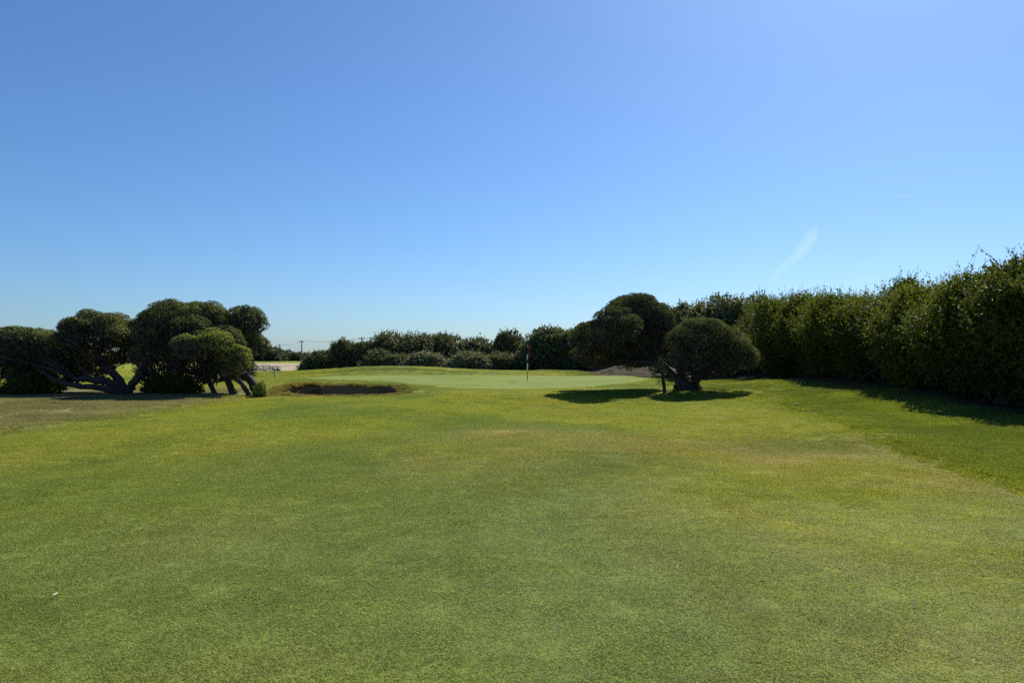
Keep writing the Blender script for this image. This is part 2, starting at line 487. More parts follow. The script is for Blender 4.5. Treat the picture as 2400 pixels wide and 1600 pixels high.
# ------------------------------------------------------------------ grass (stuff): blades grouped in small tufts
def tuft(name, n, rad, h, wid, lean, seed):
    r = np.random.default_rng(seed)
    a = r.uniform(0, 2 * np.pi, n); q = rad * np.sqrt(r.uniform(0, 1, n))
    p = np.stack([q * np.cos(a), q * np.sin(a), np.full(n, -0.004)], 1)
    hh = h * r.uniform(0.45, 1.15, n)
    b = r.uniform(0, 2 * np.pi, n); ln = lean * hh * r.uniform(0.2, 1.3, n)
    tip = p + np.stack([np.cos(b) * ln, np.sin(b) * ln, hh], 1)
    mid = p + np.stack([np.cos(b) * ln * .3, np.sin(b) * ln * .3, hh * .6], 1)
    c = r.uniform(0, 2 * np.pi, n); w = wid * r.uniform(.6, 1.3, n)
    s = np.stack([np.cos(c) * w, np.sin(c) * w, np.zeros(n)], 1) / 2
    VV = np.stack([p - s, p + s, mid + s * .75, mid - s * .75, tip], 1).reshape(-1, 3)
    k = np.arange(n)[:, None] * 5
    idx = np.concatenate([k + [0, 1, 2, 3], k + [3, 2, 4]], 1).ravel()
    o = mesh_np(name, VV, idx, np.tile([4, 3], n), M['grass'], None, True,
                {'rnd': ('FLOAT', np.repeat(r.uniform(0, 1, n) ** 2.0, 5))})
    col.objects.unlink(o)
    return o

tufts = bpy.data.collections.new('grass_tufts')
for k in range(5):
    tufts.objects.link(tuft('grass_tuft', 1500, 0.24, 0.019, 0.0045, 1.5, 900 + k))

def grass_field(name, label, pts, scl, rot, colr, coll=None):
    n = len(pts)
    o = mesh_np(name, pts, [], [], None, None, False,
                {'turf_col': ('FLOAT_COLOR', np.concatenate([colr, np.ones((n, 1))], 1)),
                 'scl': ('FLOAT_VECTOR', scl), 'rot': ('FLOAT_VECTOR', rot)})
    ng = bpy.data.node_groups.new(name + '_nodes', 'GeometryNodeTree')
    ng.interface.new_socket('Geometry', in_out='INPUT', socket_type='NodeSocketGeometry')
    ng.interface.new_socket('Geometry', in_out='OUTPUT', socket_type='NodeSocketGeometry')
    N = ng.nodes.new
    gi, go = N('NodeGroupInput'), N('NodeGroupOutput')
    iop = N('GeometryNodeInstanceOnPoints'); ci = N('GeometryNodeCollectionInfo')
    ci.inputs['Collection'].default_value = coll or tufts
    ci.inputs['Separate Children'].default_value = True; ci.inputs['Reset Children'].default_value = True
    iop.inputs['Pick Instance'].default_value = True
    aS, aR = N('GeometryNodeInputNamedAttribute'), N('GeometryNodeInputNamedAttribute')
    for a_, nm in ((aS, 'scl'), (aR, 'rot')):
        a_.data_type = 'FLOAT_VECTOR'; a_.inputs['Name'].default_value = nm
    rv = N('FunctionNodeRandomValue'); rv.data_type = 'INT'
    rv.inputs['Min'].default_value, rv.inputs['Max'].default_value = 0, 4
    L = ng.links.new
    L(gi.outputs[0], iop.inputs['Points']); L(ci.outputs[0], iop.inputs['Instance'])
    rvo = [s for s in rv.outputs if s.type == 'INT'][0]
    L(rvo, iop.inputs['Instance Index'])
    L(aR.outputs['Attribute'], iop.inputs['Rotation']); L(aS.outputs['Attribute'], iop.inputs['Scale'])
    L(iop.outputs[0], go.inputs[0])
    md = o.modifiers.new('tufts', 'NODES'); md.node_group = ng
    return tag(o, label, None, None, 'stuff')

def jitter_grid(y0, y1, step, fan=0.86, xmin=-60, xmax=60):
    ys = np.arange(y0, y1, step); out = []
    for yy in ys:
        w = fan * yy + 2.0
        xs = np.arange(max(-w, xmin), min(w, xmax), step)
        out.append(np.stack([xs, np.full(len(xs), yy)], 1))
    p = np.concatenate(out)
    return p + rng.uniform(-step * .5, step * .5, p.shape)

G = np.concatenate([jitter_grid(1.2, 14, 0.22), jitter_grid(14, 30, 0.27), jitter_grid(30, 60, 0.42, 0.8), jitter_grid(60, 82, 0.62, 0.6)])
gx, gy = G[:, 0], G[:, 1]
w = kinds(gx, gy)
kr = np.clip(w['roughl'] + w['roughr'], 0, 1)
br = bunker_r(gx, gy)
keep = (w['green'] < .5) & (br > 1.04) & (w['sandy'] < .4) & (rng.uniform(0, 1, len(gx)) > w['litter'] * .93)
# thin, clumpy cover on the dry rough under the left trees
cl = fbm(gx / 1.1, gy / 0.8, 211, 3)
keep &= ~((w['roughl'] > .5) & (cl < -0.45 + 0.55 * gauss(gx, gy, -16.5, 29.5, 7, 2.6)))
G, gx, gy, kr, cl = G[keep], gx[keep], gy[keep], kr[keep], cl[keep]
n = len(G)
dd = np.hypot(gx, gy)
pts = np.stack([gx, gy, H(gx, gy)], 1)
sxy = rng.uniform(.9, 1.15, n) * np.where(dd > 60, 2.0, 1.0) * np.where(dd > 30, 1.45, np.where(dd > 14, 1.12, 1.0))
sz = rng.uniform(.75, 1.2, n) * (.5 + .5 * sst(4, 18, dd)) * (1 + kr * (1.3 + 1.6 * np.clip(cl, -.2, 1))) * (1 + 0.35 * fbm(gx / .8, gy / .8, 221, 2))  # blades shortened towards the camera to brighten the near turf
gc = turf_col(gx, gy) * rng.uniform(.88, 1.12, (n, 1))
rot = np.stack([np.zeros(n), np.zeros(n), rng.uniform(0, 6.28, n)], 1)
isr = kr > .5
grass_field('fairway_grass', 'short mown grass covering the fairway', pts[~isr], np.stack([sxy, sxy, sz], 1)[~isr], rot[~isr], gc[~isr])
grass_field('rough_grass_blades', 'longer uneven grass of the rough', pts[isr], np.stack([sxy, sxy, sz], 1)[isr], rot[isr], gc[isr])

# tall fringe round the bunker
nb = 330
a = rng.uniform(0, 2 * np.pi, nb); rr_ = rng.normal(1.10, 0.07, nb)
bx = BUNK[0] + BUNK[2] * rr_ * np.cos(a); by = BUNK[1] + BUNK[3] * rr_ * np.sin(a)
ex = rng.uniform(-10.3, -8.4, 260); ey = rng.uniform(30.2, 32.6, 260)
bx, by = np.concatenate([bx, ex]), np.concatenate([by, ey])
k = (bunker_r(bx, by) > 1.0) | ((bx < -8.2) & (bunker_r(bx, by) > .8)); bx, by = bx[k], by[k]
back = sst(-.3, .5, (by - BUNK[1]) / BUNK[3])
left = sst(-7.8, -9.2, bx)
sz = rng.uniform(1.5, 3.2, len(bx)) * (0.7 + 0.9 * back + 1.9 * left)
cc = turf_col(bx, by) * .5 + C(.11, .10, .045) * .5
cc *= rng.uniform(.75, 1.2, (len(bx), 1))
grass_field('bunker_fringe_grass', 'ragged tall grass fringing the bunker lip', np.stack([bx, by, H(bx, by)], 1),
            np.stack([rng.uniform(.5, .9, len(bx))] * 2 + [sz], 1), np.stack([rng.uniform(-.25, .25, len(bx)), rng.uniform(-.25, .25, len(bx)), rng.uniform(0, 6.28, len(bx))], 1), cc)

# ------------------------------------------------------------------ foliage
def unit(v):
    return v / (np.linalg.norm(v, axis=-1, keepdims=True) + 1e-9)

def leaves_mesh(name, P, D, Nn, ln, wd, mat, parent, origin, extra=None):
    """P base points, D leaf directions, Nn normals hint, ln lengths, wd widths -> folded diamond leaves"""
    n = len(P)
    D = unit(D); W = unit(np.cross(D, Nn)); U = np.cross(W, D)
    ln = np.asarray(ln)[:, None]; wd = np.asarray(wd)[:, None]
    P = P - np.asarray(origin, float)
    m = P + D * ln * .45
    VV = np.stack([P, m + W * wd * .5 + U * wd * .15, P + D * ln, m - W * wd * .5 + U * wd * .15], 1).reshape(-1, 3)
    idx = np.arange(4 * n)
    rn = np.repeat(rng.uniform(0, 1, n), 4)
    ln_ = np.full(n, 4)
    if extra is not None:
        eV, eI, eL = extra
        idx = np.concatenate([idx, np.asarray(eI) + len(VV)]); ln_ = np.concatenate([ln_, eL])
        VV = np.concatenate([VV, eV - np.asarray(origin, float)]); rn = np.concatenate([rn, np.zeros(len(eV))])
    return mesh_np(name, VV, idx, ln_, mat, parent, False, {'rnd': ('FLOAT', rn)})

def fib(n):
    k = np.arange(n) + .5
    ph = np.arccos(1 - 2 * k / n); th = np.pi * (1 + 5 ** .5) * k
    return np.stack([np.cos(th) * np.sin(ph), np.sin(th) * np.sin(ph), np.cos(ph)], 1)

def dome_lobes(c, r, lobe, zcut=-0.35, seed=0):
    """small pads set over an ellipsoid: centres, outward normals, radii"""
    r_ = np.random.default_rng(seed)
    c, r = np.asarray(c, float), np.asarray(r, float)
    area = 4 * np.pi * ((r[0] * r[1]) ** 1.6 + (r[0] * r[2]) ** 1.6 + (r[1] * r[2]) ** 1.6) ** (1 / 1.6) / 3 ** (1 / 1.6)
    u = fib(max(10, int(area / (lobe * lobe * 2.2))))
    u = unit(u + r_.normal(0, .10, u.shape))
    u = u[u[:, 2] > zcut + r_.uniform(-.12, .12, len(u))]
    # these trees keep green leaf only on the outer, sunward skin; the shaded side is bare twigs
    sun = u @ np.array([.20, .34, .92])
    u = u[sun > (-.12 if zcut < -.4 and zcut > -.7 else .02 if zcut > -.7 else -.05) + r_.uniform(-.22, .22, len(u))]
    rad = lobe * r_.uniform(.6, 1.5, len(u))
    p = c + u * (r - rad[:, None] * .75) * r_.uniform(.84, 1.08, (len(u), 1))
    nn = unit(u / r)
    return p, nn, rad

def pad_leaves(p, nn, rad, dens, size, seed=0):
    r_ = np.random.default_rng(seed)
    k = np.maximum(6, (dens * rad ** 2 * 6.3).astype(int))
    i = np.repeat(np.arange(len(p)), k); m = len(i)
    u = unit(r_.normal(0, .85, (m, 3)) + nn[i] * .6 + [0, 0, .95])
    s = rad[i][:, None] * (1 - .26 * r_.uniform(0, 1, (m, 1)) ** 1.7)
    P = p[i] + u * s * [1, 1, .82]
    q = r_.normal(0, 1, (m, 3))
    D = unit(q - (q * u).sum(1, keepdims=True) * u * .85 + u * .45)
    Nn = unit(u + r_.normal(0, .26, (m, 3)))
    ln = size * r_.uniform(.6, 1.35, m); wd = ln * r_.uniform(.38, .62, m)
    return P, D, Nn, ln, wd

def bez(a, b, bend, n=5):
    a, b = np.asarray(a, float), np.asarray(b, float)
    t = np.linspace(0, 1, n)[:, None]
    m = (a + b) / 2 + bend
    return (1 - t) ** 2 * a + 2 * t * (1 - t) * m + t * t * b

def smooth_path(pts, n=4):
    pts = np.asarray(pts, float); out = []
    for i in range(len(pts) - 1):
        p0, p1, p2, p3 = pts[max(i - 1, 0)], pts[i], pts[i + 1], pts[min(i + 2, len(pts) - 1)]
        for t in np.linspace(0, 1, n, endpoint=False):
            out.append(.5 * ((2 * p1) + (-p0 + p2) * t + (2 * p0 - 5 * p1 + 4 * p2 - p3) * t * t + (-p0 + 3 * p1 - 3 * p2 + p3) * t ** 3))
    return np.array(out + [pts[-1]])

def tea_tree(name, base, domes, limbs, label, group=None, mat='tea', lobe=.44, dens=300, size=.066, cat='tree', seed=1, fans=None):
    """domes: (centre, radii, zcut, matkey or None); limbs: list of (points, r0, r1), the first being the trunk"""
    r_ = np.random.default_rng(seed)
    root = thing(name, base, label, cat, group)
    nodes = []
    for k, (pl, r0, r1) in enumerate(limbs):
        pl = smooth_path(pl, 5)
        pl[1:-1] += r_.normal(0, r0 * .12, pl[1:-1].shape)
        rad = np.linspace(r0, r1, len(pl)) * r_.uniform(.9, 1.12, len(pl))
        mb = MB(); mb.tube(pl, rad, 9)
        mb.build('trunk' if k == 0 else 'limb', M['bark'], root, True, base)
        nodes += [(p, r) for p, r in zip(pl[len(pl) // 3:], rad[len(pl) // 3:])]
    NP = np.array([q[0] for q in nodes])
    bm = MB(); tw = []
    for j, (c, r, zc, mk) in enumerate(domes):
        p, nn, rad = dome_lobes(c, r, lobe, zc, seed * 31 + j)
        P, D, Nn, ln, wd = pad_leaves(p, nn, rad, dens, size, seed * 17 + j)
        rr = np.asarray(r); ca = np.asarray(c)
        nin = int(np.prod(rr) * 4.19 * 110 + (rr[0] * rr[2]) * 900)
        ui = unit(r_.normal(0, 1, (nin, 3))); ui[:, 2] = np.where(ui[:, 2] < max(zc, -.9) - .1, -ui[:, 2], ui[:, 2])
        Pi = ca + ui * rr * .93 * r_.uniform(.15, 1, (nin, 1)) ** .45
        root_pt = ca - [0, 0, rr[2] * 1.0]
        Di = unit(unit(Pi - root_pt) + r_.normal(0, .28, (nin, 3)))
        li = r_.uniform(.16, .42, nin)
        tw.append((Pi - Di * li[:, None] * .6, Di, unit(r_.normal(0, 1, (nin, 3)) + [0, -.8, 0]), li, np.where(r_.uniform(0, 1, nin) < .55, .022, .085) * r_.uniform(.6, 1.4, nin)))
        leaves_mesh('crown', P, D, Nn, ln, wd, M[mk or mat], root, base)
        # boughs out to a third of the pads
        i0 = np.argmin(((NP - np.asarray(c)) ** 2).sum(1))
        hub = NP[i0]
        for q in r_.permutation(len(p))[: max(12, int(len(p) * .42))]:
            dq = ((NP - p[q]) ** 2).sum(1) + .4 * ((NP - hub) ** 2).sum(1)
            s = NP[np.argmin(dq)]
            L = np.linalg.norm(p[q] - s)
            pl = bez(s, p[q], r_.normal(0, .10 * L, 3) + [0, 0, -.08 * L], 6)
            bm.tube(pl, np.linspace(.012 + .012 * L, .008, 6), 4, False)
            for t in (2, 3, 4):
                e = pl[t] + r_.normal(0, .16 * L, 3)
                bm.tube(bez(pl[t], e, r_.normal(0, .04, 3), 3), [.012, .009, .005], 3, False)
    tag(bm.build('branches', M['bark'], root, True, base), kind='stuff')
    tag(leaves_mesh('twigs', *[np.concatenate(q) for q in zip(*tw)], M['deadtwig'], root, base), kind='stuff')
    if fans:
        fm = MB()
        for ci, hub, nf in fans:
            c, r = np.asarray(domes[ci][0]), np.asarray(domes[ci][1]); hub = np.asarray(hub)
            for q in range(nf):
                th = r_.uniform(-1.25, 1.25)                     # fan of bare boughs over the shaded side
                u = unit(np.array([math.sin(th), -r_.uniform(.5, 1.2), math.cos(th) * r_.uniform(.2, 1.0)]))
                e = c + u * r * r_.uniform(.93, 1.0)
                m_ = c + unit((hub - c) / r * .5 + u) * r * r_.uniform(.86, .98)
                pl = smooth_path([hub + r_.normal(0, .08, 3), m_, e], 5)
                pl[1:] += r_.normal(0, .03, pl[1:].shape)
                r0 = r_.uniform(.014, .040)
                fm.tube(pl, np.linspace(r0, r0 * .3, len(pl)), 5)
                for t in (4, 6, 8):
                    e2 = pl[t] + r_.normal(0, .25, 3) + (e - pl[t]) * .5
                    fm.tube(bez(pl[t], e2, r_.normal(0, .05, 3), 4), np.linspace(r0 * .55, .005, 4), 4)
        tag(fm.build('bare_boughs', M['twig'], root, True, base), kind='stuff')
    return root

def gz(x, y):
    return float(H(np.array([x]), np.array([y]))[0])

def E(px, py, d, rx, rz, ry=None, zc=-.35, mk=None):
    """ellipsoid crown given in picture pixels at distance d"""
    s = d / F
    return (at(px, py, d), (rx * s, (ry if ry else rx * s), rz * s), zc, mk)

def on_ground(px, d, dz=0.0):
    x = (px - 1200.0) / F * d
    return np.array([x, d, gz(x, d) + dz])

def LUMP(px, py, d, rx, rz, ry=None, zc=-.35, mk=None, n=6, seed=0):
    """a big crown as a core with uneven smaller domes bulging from it"""
    c, r, zc, mk = E(px, py, d, rx, rz, ry, zc, mk)
    r = np.array(r); r_ = np.random.default_rng(seed * 7 + n)
    out = [(c, r * .80, zc, mk)]
    for k in range(n):
        a = np.pi * (k + .5) / n + r_.uniform(-.2, .2)
        u = unit(np.array([np.cos(a), r_.uniform(-1.1, .5), np.sin(a) * 1.05 - .10]))
        f = r_.uniform(.36, .54)
        out.append((c + u * r * (1.0 - f * .9), r * f * np.array([1, 1, .92]), -.25, mk))
    return out

# --- left wind-bent trees
DL = 29.0
b1 = on_ground(294, DL)
tr = [b1 - [0, 0, .15], at(296, 918, DL), at(300, 908, DL)]
lim = [(tr, .30, .24),
       ([at(300, 915, DL), at(318, 888, DL), at(334, 862, DL), at(365, 835, DL + .3), at(420, 795, DL + .6)], .17, .07),
       ([at(296, 915, DL), at(276, 884, DL), at(258, 866, DL), at(240, 856, DL + .2), at(225, 820, DL + .4)], .14, .05),
       ([at(286, 915, DL + .3), at(268, 886, DL + .5), at(250, 868, DL + .8), at(236, 858, DL + 1)], .08, .04),
       ([at(290, 922, DL), at(258, 897, DL - .3), at(215, 890, DL - .5), at(170, 884, DL - .5), at(120, 850, DL)], .19, .07),
       ([at(286, 926, DL - .2), at(240, 908, DL - .6), at(190, 905, DL - 1), at(130, 890, DL - .8), at(70, 850, DL)], .15, .06),
       ([at(215, 890, DL - .5), at(190, 862, DL - .4), at(175, 835, DL - .2)], .06, .03),
       ([at(170, 884, DL - .5), at(130, 868, DL - .9), at(90, 858, DL - .6)], .07, .03)]
tea_tree('tea_tree', b1,
         LUMP(85, 835, DL + .4, 115, 78, 1.9, -.25, None, 6, 1) + LUMP(225, 792, DL + .3, 88, 66, 1.7, -.2, None, 6, 2) + LUMP(425, 795, DL + .6, 112, 96, 2.0, -.3, None, 7, 3) + [ E(-30, 868, DL + .5, 80, 62, 1.6, -.4), E(158, 795, DL, 26, 34, .6, -.2),
          E(288, 800, DL + .8, 42, 48, 1.0, -.1), E(322, 795, DL + 1.2, 44, 48, 1.0, -.4), E(300, 832, DL + 1.6, 42, 26, .8, -.8),
          E(375, 850, DL + .9, 62, 66, 1.4, -.9), E(455, 845, DL + .9, 70, 62, 1.3, -.9), E(70, 885, DL + .9, 50, 34, 1.2, -.9), E(130, 868, DL + 1.3, 85, 46, 1.2, -.9), E(215, 850, DL + 1.6, 60, 42, 1.0, -.9), E(475, 760, DL + .8, 68, 55, 1.3, -.2)],
         lim, 'wide wind bent tree with dark domed crowns on a forked trunk', seed=3,
         fans=[(0, at(150, 875, DL - .4), 9), (7, at(235, 856, DL), 9), (14, at(365, 850, DL), 6)])
b2 = on_ground(575, DL + .5)
lim = [([on_ground(612, DL + .3, -.1), at(585, 888, DL + .4), at(562, 868, DL + .5), at(540, 850, DL + .8)], .20, .12),
       ([on_ground(548, DL + .6, -.1), at(530, 886, DL + .6), at(512, 868, DL + .6), at(490, 845, DL + .2)], .15, .07),
       ([on_ground(505, DL + .8, -.1), at(488, 886, DL + .8), at(478, 862, DL + .4), at(470, 835, DL - .5)], .11, .06),
       ([at(562, 868, DL + .5), at(565, 835, DL + .8), at(572, 800, DL + 1), at(576, 765, DL + 1)], .10, .05),
       ([on_ground(590, DL + .2, -.1), at(560, 892, DL), at(535, 880, DL), at(520, 862, DL)], .10, .05),
       ([at(540, 850, DL + .8), at(570, 835, DL + .4), at(590, 818, DL + .4)], .06, .03)]
tea_tree('tea_tree', b2,
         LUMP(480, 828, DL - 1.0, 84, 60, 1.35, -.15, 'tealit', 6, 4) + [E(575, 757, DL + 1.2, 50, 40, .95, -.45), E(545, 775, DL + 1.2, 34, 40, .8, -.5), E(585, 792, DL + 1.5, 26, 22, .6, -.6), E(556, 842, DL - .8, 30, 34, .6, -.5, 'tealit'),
          E(598, 815, DL + 1.4, 34, 30, .7, -.6), E(530, 800, DL - .2, 40, 38, .8, -.4), E(545, 868, DL - .4, 28, 18, .5, -.6), E(505, 872, DL + 1.0, 62, 28, .9, -.9), E(560, 870, DL + .9, 44, 26, .7, -.9)],
         lim, 'leaning tree with bright topped low crown beside the bunker', seed=5, lobe=.33)

# --- right domed tree
DR = 32.4
b3 = on_ground(1615, DR)
lim = [([b3 - [0, 0, .15], at(1612, 912, DR), at(1606, 900, DR), at(1600, 884, DR)], .62, .34),
       ([at(1606, 898, DR), at(1570, 868, DR + .2), at(1530, 848, DR + .6), at(1495, 815, DR + 1), at(1480, 760, DR + 1.2)], .20, .05),
       ([at(1600, 890, DR), at(1560, 862, DR), at(1505, 848, DR), at(1450, 840, DR + .3), at(1400, 815, DR + .8)], .15, .04),
       ([at(1590, 885, DR - .1), at(1555, 850, DR - .2), at(1535, 815, DR), at(1525, 760, DR + .8)], .11, .03),
       ([at(1610, 892, DR - .1), at(1592, 862, DR - .5), at(1606, 832, DR - .8), at(1636, 790, DR - .9)], .24, .08),
       ([at(1625, 892, DR - .2), at(1652, 866, DR - .5), at(1690, 848, DR - .8), at(1725, 832, DR - .8)], .22, .07),
       ([at(1530, 848, DR + .6), at(1500, 845, DR + .3), at(1460, 855, DR), at(1440, 850, DR)], .06, .02),
       ([at(1510, 835, DR + .6), at(1470, 800, DR + .4), at(1440, 770, DR + .4)], .06, .02),
       ([at(1515, 830, DR + .4), at(1500, 790, DR), at(1490, 740, DR)], .06, .02)]
tea_tree('tea_tree', b3,
         LUMP(1492, 775, DR + 1.3, 90, 92, 2.0, -.12, None, 7, 5) + LUMP(1400, 808, DR - .6, 68, 58, 1.9, -.3, None, 5, 6) + LUMP(1640, 812, DR - .9, 84, 76, 1.5, -.45, 'teamid', 7, 11) + [ E(1545, 775, DR + 1.0, 32, 70, 1.1, -.3), E(1395, 836, DR + 1.0, 58, 30, 1.1, -.9), E(1480, 835, DR + 1.3, 62, 34, 1.1, -.9), E(1440, 775, DR - 1.0, 60, 55, 1.6, -.3),
          E(1712, 820, DR - .9, 50, 50, 1.0, -.5, 'teamid'), E(1742, 842, DR - .9, 34, 38, .8, -.6, 'teamid'), E(1672, 856, DR - .3, 54, 34, 1.0, -.9), E(1520, 820, DR + 1.2, 60, 50, 1.2, -.7)],
         lim, 'large domed tree with low rounded crown beside the green', seed=9, lobe=.36, fans=[(0, at(1530, 848, DR + .3), 26), (8, at(1480, 845, DR + .3), 8), (14, at(1605, 880, DR - .8), 10)])

bs = on_ground(1558, DR - 1.6)
sap = thing('sapling', bs, 'thin dark leaning stem with sparse leaves in front of the domed tree', 'tree')
mb = MB(); mb.tube(smooth_path([bs - [0, 0, .1], at(1556, 900, DR - 1.6), at(1551, 866, DR - 1.5), at(1546, 840, DR - 1.3)]), np.linspace(.085, .05, 13), 8)
mb.build('trunk', M['bark'], sap, True, bs)
q = np.concatenate([at(px, py, DR - 1.6)[None] + rng.normal(0, s, (n_, 3)) for px, py, s, n_ in ((1546, 893, .10, 60), (1568, 893, .08, 50), (1535, 868, .13, 70), (1560, 868, .09, 60), (1553, 845, .15, 120))])
leaves_mesh('crown', q, unit(rng.normal(0, 1, q.shape)), unit(rng.normal(0, 1, q.shape)), rng.uniform(.05, .11, len(q)), rng.uniform(.02, .05, len(q)), M['tea'], sap, bs)

# --- leafy shrubs built from shoots
def shrub(name, base, ells, label, group=None, mat='hedge', shoots=2200, leaves=14, leaf=.09, shoot=.55, up=.8, stems=14, cat='bush', seed=1, bark='bark', top_shoots=60, low=.25):
    r_ = np.random.default_rng(seed)
    root = thing(name, base, label, cat, group)
    cs = np.array([e[0] for e in ells]); rs = np.array([e[1] for e in ells])
    wts = (rs[:, 0] * rs[:, 2]) ** 1.0; wts /= wts.sum()
    P = np.zeros((0, 3)); U = np.zeros((0, 3))
    while len(P) < shoots:
        i = r_.choice(len(ells), shoots, p=wts)
        u = unit(r_.normal(0, 1, (shoots, 3)))
        u = u[ok] if (ok := (u[:, 2] > -.9 + low)).all() else u
        q = cs[i] + u * rs[i] * (1 - .5 * r_.uniform(0, 1, (shoots, 1)) ** 2)
        deep = np.zeros(shoots, bool)
        for c, r in zip(cs, rs):
            deep |= (((q - c) / r) ** 2).sum(1) < .42
        g = q[:, 2] > base[2] + .02
        k = ~deep & g
        P = np.concatenate([P, q[k]]); U = np.concatenate([U, u[k]])
    P, U = P[:shoots], U[:shoots]
    Ls = shoot * r_.uniform(.5, 1.25, shoots)
    tops = np.argsort(-(P[:, 2] + r_.uniform(0, .5, shoots)))[:top_shoots]
    Ls[tops] *= r_.uniform(1.0, 1.35, len(tops))
    D = unit(U * .55 + np.array([0, 0, up]) * np.clip(U[:, 2:3] + .7, .1, 1) + r_.normal(0, .38, P.shape))
    P = P - D * Ls[:, None] * .55
    bend = r_.normal(0, .22, P.shape) + [0, 0, -.10]
    t = np.tile((np.arange(leaves) + .5) / leaves, (shoots, 1)) * .88 + .1 + r_.uniform(-.04, .04, (shoots, leaves))
    LP = P[:, None] + D[:, None] * (Ls[:, None] * t)[..., None] + bend[:, None] * (Ls[:, None] * t * t)[..., None]
    side = unit(r_.normal(0, 1, LP.shape))
    LD = unit(D[:, None] * .55 + side * .9 + [0, 0, .1])
    LN = unit(r_.normal(0, .6, LP.shape) + [0, 0, .8])
    nL = shoots * leaves
    ln = (leaf * r_.uniform(.55, 1.3, (shoots, leaves)) * (1.15 - .4 * t)).ravel()
    # stems of the longest shoots, as three-sided slivers
    sel = np.concatenate([tops, r_.choice(shoots, min(shoots, 200), False)])
    mb = MB()
    for s in sel:
        tt = np.linspace(0, 1, 4)[:, None]
        mb.tube(P[s] + D[s] * Ls[s] * tt + bend[s] * Ls[s] * tt ** 2, np.linspace(.006, .003, 4) * (leaf / .09), 3, False)
    extra = (np.concatenate(mb.v), mb.i, np.array(mb.l))
    # older, larger leaves filling the inside
    nin = int(nL * .30); k = r_.choice(len(ells), nin, p=wts)
    Pi = cs[k] + unit(r_.normal(0, 1, (nin, 3))) * rs[k] * .92 * r_.uniform(.1, 1, (nin, 1)) ** .45
    Pi[:, 2] = np.maximum(Pi[:, 2], base[2] + .02)
    li = leaf * r_.uniform(1.2, 2.2, nin)
    allP = np.concatenate([LP.reshape(-1, 3), Pi]); allD = np.concatenate([LD.reshape(-1, 3), r_.normal(0, 1, (nin, 3))])
    allN = np.concatenate([LN.reshape(-1, 3), r_.normal(0, 1, (nin, 3))])
    wl = np.concatenate([ln * r_.uniform(.40, .62, nL), li * .55]); ln = np.concatenate([ln, li])
    leaves_mesh('crown', allP, allD, allN, ln, wl, M[mat], root, base, extra)
    mb = MB()
    for s in range(stems):
        k = r_.choice(len(ells), p=wts)
        a = base + np.array([r_.normal(0, rs[:, 0].mean() * .35), r_.normal(0, .3), -.08])
        a[2] = gz(a[0], a[1]) - .08
        e = cs[k] + r_.normal(0, .45, 3) * rs[k]
        zt = (cs[:, 2] + rs[:, 2]).max() - .35
        e[2] = min(e[2], zt)
        L = np.linalg.norm(e - a)
        pl = bez(a, e, r_.normal(0, .12 * L, 3) * [1, 1, .3], 7)
        r0 = r_.uniform(.025, .06) * (1 if leaf < .1 else 1.3)
        mb.tube(pl, np.linspace(r0, r0 * .35, 7), 5)
        for j in (2, 3, 4, 5):
            e2 = pl[j] + r_.normal(0, .22 * L, 3); e2[2] = min(e2[2], zt)
            mb.tube(bez(pl[j], e2, r_.normal(0, .05 * L, 3) * [1, 1, .3], 4), np.linspace(r0 * .45, .006, 4), 4, False)
    tag(mb.build('stems', M[bark], root, True, base), kind='stuff')
    return root

def clump(c, r, n, seed, spread=.55):
    """one rounded mass split into uneven lobes"""
    r_ = np.random.default_rng(seed)
    c, r = np.asarray(c, float), np.asarray(r, float)
    out = [(c, r * .86)]
    for k in range(5):
        out.append((c + r * np.array([(k - 2) * .40, r_.uniform(-.3, .3), -.50]), r * np.array([.40, .55, .46])))
    for k in range(n):
        u = unit(r_.normal(0, 1, 3)); u[2] = abs(u[2]) * .9 - .25
        s = r_.uniform(.24, .52)
        out.append((c + u * r * spread * r_.uniform(.9, 1.25), r * s))
    return out

